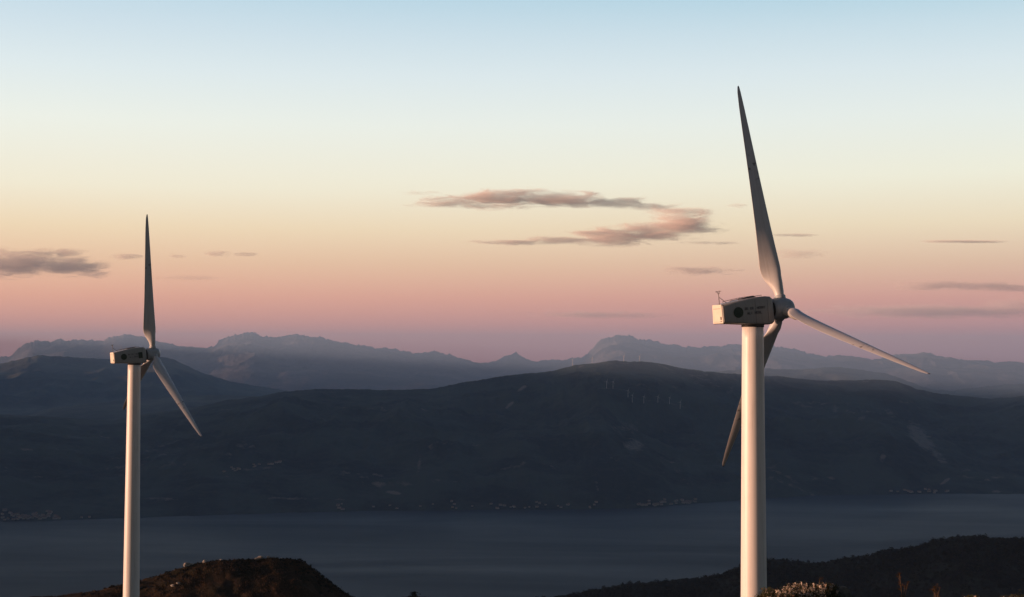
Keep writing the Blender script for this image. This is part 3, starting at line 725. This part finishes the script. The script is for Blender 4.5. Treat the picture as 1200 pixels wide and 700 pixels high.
# ------------------------------------------------------------------ far wind farm and shore villages
M_fart = simple('far_turbine_white', (.75, .75, .75), .5)
def small_turbine():
    bm = bmesh.new()
    b_tube(bm, (0, 0, -8), (0, 0, 40), 1.5, .95, 10); b_box(bm, (0, -.5, 40.8), (2.2, 6, 2.2)); b_tube(bm, (0, -3.4, 40.8), (0, -5.2, 40.8), 1.1, .3, 10)
    for k in range(3):
        a = R(25 + 120 * k); b_tube(bm, (0, -4.2, 40.8), (19 * math.sin(a), -4.2, 40.8 + 19 * math.cos(a)), .8, .18, 5)
    return bm_obj('wind_turbine', bm, M_fart)
ft = [(711, 455, 'leftmost of the row on the slope'), (718.5, 455.5, 'second in the row on the slope, bright'), (736, 465, 'third in the row, beside the bend of the track'), (741, 471, 'fourth in the row, just below the bend of the track'),
      (754.5, 472, 'fifth in the row, standing clear of the others'), (771, 471, 'sixth in the row, faint'), (784.5, 473, 'seventh in the row, bright'), (797, 478.5, 'rightmost and lowest of the row'),
      (671, 427, 'on the skyline, leftmost of the four there'), (694, 425.5, 'on the skyline, second from left of the four there'), (731, 423.5, 'on the skyline summit, third of the four'), (749.5, 423, 'on the skyline summit, rightmost of the four')]
src = None
for i, (x, y, w) in enumerate(ft):
    if src is None: src = small_turbine(); o = src
    else: o = src.copy(); COL.objects.link(o)
    o.location = Ar.hit(x, y); o.rotation_euler = (0, 0, R(20) + random.uniform(-.3, .3)); o.scale = (1, 1, random.uniform(.85, 1.05))
    tag(o, 'tiny pale far wind turbine ' + w, 'wind turbine', 'far wind turbines on the dark ridge')
M_track = simple('gravel_track', (.16, .15, .14), .95)
tv = []; tf = []
trk = [(700, 455.6), (711, 455.4), (722, 455.8), (734, 457.5), (738, 461), (744, 467), (756, 469.5), (770, 470), (784, 472.5), (797, 475.5), (806, 478)]
for i in range(len(trk) - 1):
    for q in range(6):
        u = q / 6; x = trk[i][0] * (1 - u) + trk[i + 1][0] * u; y = trk[i][1] * (1 - u) + trk[i + 1][1] * u
        p_ = Ar.hit(x, y); dr = Vector((p_.x, p_.y, 0)).normalized(); k = len(tv)
        tv += [tuple(p_ + Vector((0, 0, 2.0))), tuple(Ar.at_t(x, 0) * 0 + p_ + dr * 10 + Vector((0, 0, 4.5)))]
        if k: tf.append((k - 2, k, k + 1, k - 1))
tag(mesh_obj('track', tv, tf, M_track), kind='structure')

M_wall = simple('house_wall', (.40, .38, .35), .8); M_roofr = simple('house_roof', (.22, .15, .12), .8)
def house():
    t = empty('house', (0, 0, 0))
    bm = bmesh.new(); b_box(bm, (0, 0, 2.6), (11, 8, 5.2)); mesh = bm_obj('wall', bm, M_wall, t)
    vs = [(-5.9, -4.5, 5.1), (5.9, -4.5, 5.1), (5.9, 4.5, 5.1), (-5.9, 4.5, 5.1), (-5.9, 0, 8.3), (5.9, 0, 8.3)]
    mesh_obj('roof', vs, [(0, 1, 5, 4), (2, 3, 4, 5), (0, 4, 3), (1, 2, 5), (3, 2, 1, 0)], M_roofr, t)
    return t
hsrc = None
def place_house(x, y, sc, label, group):
    global hsrc
    if hsrc is None: hsrc = house(); t = hsrc
    else:
        t = hsrc.copy(); COL.objects.link(t)
        for ch in hsrc.children:
            c_ = ch.copy(); COL.objects.link(c_); c_.parent = t
    t.location = Ar.hit(x, y) - Vector((0, 0, 1.0)); t.rotation_euler = (0, 0, random.uniform(-.8, .8)); s1 = sc * random.uniform(.7, 1.25); t.scale = (s1 * random.uniform(.8, 1.3), s1, s1)
    tag(t, label, 'house', group)
def shore_y(x): return HOR - FPX * WZ / (float(np.interp(px2az(x), shx, shd)))
cl = [((8, 115), (1.5, 12), 58, 1.15, 'small pale house in the lit village on the far shore at left', 'houses of the left shore village'),
      ((395, 560), (3, 12), 16, 1.0, 'small pale house scattered along the middle of the far shore', 'houses along the middle far shore'),
      ((575, 700), (2, 9), 22, 1.0, 'small pale house on the far shore left of the bright village', 'houses along the centre far shore'),
      ((745, 815), (1.2, 8), 30, 1.15, 'small pale house in the bright shore village left of the right tower', 'houses of the centre shore village'),
      ((1040, 1110), (1.5, 5), 18, 1.1, 'small pale house at the water under the landslide scar at right', 'houses of the right shore hamlet'),
      ((262, 335), None, 18, 1.1, 'small pale house in the hamlet up the slope above the left shore', 'houses of the left hillside hamlet')]
for (xr, yr, n_, sc, lab, grp) in cl:
    for _ in range(n_):
        x = random.uniform(*xr); 
        if yr is None: y = 553 - (x - 262) * .17 + random.gauss(0, 1.2)
        else:
            if 'lit village' in lab: x = random.gauss(38, 15) if random.random() < .65 else x; x = max(3, x)
            y = shore_y(x) - random.uniform(*yr) * (random.random() ** .7)- 1
        place_house(x, y, sc, lab, grp)

# ------------------------------------------------------------------ clouds (volumes, high above the haze)
def cloud(lobes, D, label, dens=.006, ns=.0011, soft=1.0, seed=0, amp=1.1, depth=1.6, alb=(.9995, .945, .90)):
    """lobes in photo pixels (x, y, rx, ry): an uneven bank of vapour at distance D"""
    px = D / FPX
    L = []
    for (x, y, rx, ry) in lobes:
        th = px2az(x); el = (HOR - y) / FPX
        L.append((Vector(((x - CX) * px, D, el * D)), Vector((rx * px, max(ry * px * depth, rx * px * .18), ry * px))))
    mn = Vector([min(c[i] - r[i] * 1.5 for c, r in L) for i in range(3)]); mx = Vector([max(c[i] + r[i] * 1.5 for c, r in L) for i in range(3)])
    ce = (mn + mx) / 2; h = (mx - mn) / 2
    m = bpy.data.materials.new('cloud_vapour'); m.use_nodes = True; G = NG(m.node_tree); m.node_tree.nodes.clear()
    out = G.n('ShaderNodeOutputMaterial')
    p = G.n('ShaderNodeTexCoord').outputs['Object']
    acc = None
    for c, r in L:
        q = G.vmath('MULTIPLY', G.vmath('SUBTRACT', p, tuple(c - ce)), (1 / r.x, 1 / r.y, 1 / r.z))
        d = G.math('SUBTRACT', 1.0, G.vmath('LENGTH', q))
        acc = d if acc is None else G.math('MAXIMUM', acc, d)
    mp = G.n('ShaderNodeMapping'); G.l(p, mp.inputs[0]); mp.inputs['Scale'].default_value = (.33, .5, 1.7); mp.inputs['Location'].default_value = (seed * 977.0, 0, 0)
    nz = G.noise(mp.outputs[0], ns * 4.2, 9, .72, .9)
    e = G.math('ADD', G.math('MULTIPLY', acc, .9), G.math('MULTIPLY', G.math('SUBTRACT', nz, .5), amp * 2.6))
    e = G.math('SUBTRACT', e, .12)
    edge = G.math('MULTIPLY', G.mapr(acc, -.45, .1, 0, 1), G.mapr(e, 0, .5 * soft, 0, 1))
    den = G.math('MULTIPLY', edge, dens)
    vo = G.n('ShaderNodeVolumePrincipled'); vo.inputs['Color'].default_value = (*alb, 1); G.l(den, vo.inputs['Density']); vo.inputs['Anisotropy'].default_value = -.25
    G.l(vo.outputs[0], out.inputs['Volume'])
    try: m.cycles.volume_step_rate = .12
    except Exception: pass
    # closed rounded hull
    bm = bmesh.new(); bmesh.ops.create_icosphere(bm, subdivisions=3, radius=1)
    for v in bm.verts:
        # superellipsoid so the hull holds every lobe
        u = v.co; k = max(abs(u.x), abs(u.y), abs(u.z)); v.co = Vector([u[i] / k for i in range(3)]) * .92 + u * .08
        v.co = Vector((v.co.x * h.x, v.co.y * h.y, v.co.z * h.z))
    o = bm_obj('cloud', bm, m); o.location = ce; tag(o, label, 'cloud', 'small evening clouds')
    return o
cloud([(535, 237, 52, 8), (590, 233, 75, 13), (650, 232, 80, 12), (715, 237, 55, 8), (765, 241.5, 38, 6)], 25000, 'long lens shaped grey and peach cloud, uppermost in the middle of the sky', .0062, .0013, seed=1)
cloud([(800, 262, 48, 17), (765, 272, 60, 13), (722, 277, 62, 13), (660, 281, 60, 6), (600, 284, 55, 4), (798, 247, 44, 6)], 24000, 'bright orange hook shaped cloud trailing left beneath the long grey one', .0068, .0013, seed=2)
cloud([(20, 310, 70, 19), (75, 313, 60, 14), (60, 298, 50, 8), (-30, 312, 60, 20), (110, 322, 28, 6)], 27000, 'broad orange grey cloud bank touching the left edge', .0042, .0012, seed=3)
cloud([(148, 302, 26, 4)], 26000, 'thin grey cloud wisp crossing behind the left upright blade', .006, .002, seed=4)
cloud([(207, 301, 14, 3.2)], 26000, 'tiny grey cloud dot right of the left upright blade', .006, .002, seed=5)
cloud([(254, 298.5, 18, 5), (288, 298.5, 18, 4)], 26000, 'small twin cloud, orange left and grey right', .005, .002, seed=6)
cloud([(932, 274.5, 38, 2.6)], 24000, 'thin dark streak of cloud just right of the tall upright blade', .006, .0015, seed=7, amp=.5)
cloud([(935, 297, 42, 7)], 24000, 'faint pinkish broken cloud below the thin dark streak', .0025, .002, seed=8)
cloud([(1133, 281.5, 70, 2.4)], 24000, 'very thin straight streak of cloud near the right edge', .006, .0012, seed=9, amp=.45)
cloud([(815, 317, 55, 6)], 25000, 'flat pinkish cloud streak low left of the tall upright blade', .006, .0018, seed=10)
cloud([(1120, 333, 95, 7), (1190, 336, 50, 6)], 26000, 'long mauve cloud streak low above the right hills', .0028, .0012, seed=11)
cloud([(1090, 364, 190, 11), (1190, 358, 60, 14)], 36000, 'wide faint mauve cloud band lowest over the right hills', .0014, .0008, seed=12, amp=.7)
cloud([(700, 369, 110, 6)], 36000, 'faint rosy cloud band low over the centre hills', .0015, .0009, seed=13, amp=.8)
cloud([(225, 327, 60, 4)], 27000, 'faint grey cloud smear low right of the left upright blade', .0012, .001, seed=14, amp=.7)
cloud([(866, 240, 14, 3)], 24000, 'tiny grey cloud fleck left of the tall upright blade', .004, .003, seed=15)
cloud([(830, 284, 40, 3)], 24000, 'thin ragged grey wisp under the orange hook cloud', .004, .002, seed=16)
cloud([(490, 226, 28, 3), (480, 241, 18, 2.5)], 25000, 'thin grey wisps off the left tip of the long cloud', .003, .002, seed=17)

# ------------------------------------------------------------------ evening haze
mh = bpy.data.materials.new('haze_air'); mh.use_nodes = True; G = NG(mh.node_tree); mh.node_tree.nodes.clear()
out = G.n('ShaderNodeOutputMaterial'); vo = G.n('ShaderNodeVolumePrincipled')
vo.inputs['Color'].default_value = (.41, .64, .98, 1); vo.inputs['Density'].default_value = 3.9e-5; vo.inputs['Anisotropy'].default_value = 0
G.l(vo.outputs[0], out.inputs['Volume'])
bm = bmesh.new(); b_box(bm, (2500, 20750, -44), (40000, 48500, 1318)); 
tag(bm_obj('haze', bm, mh), 'blue evening haze filling the valley air', 'haze', kind='stuff')
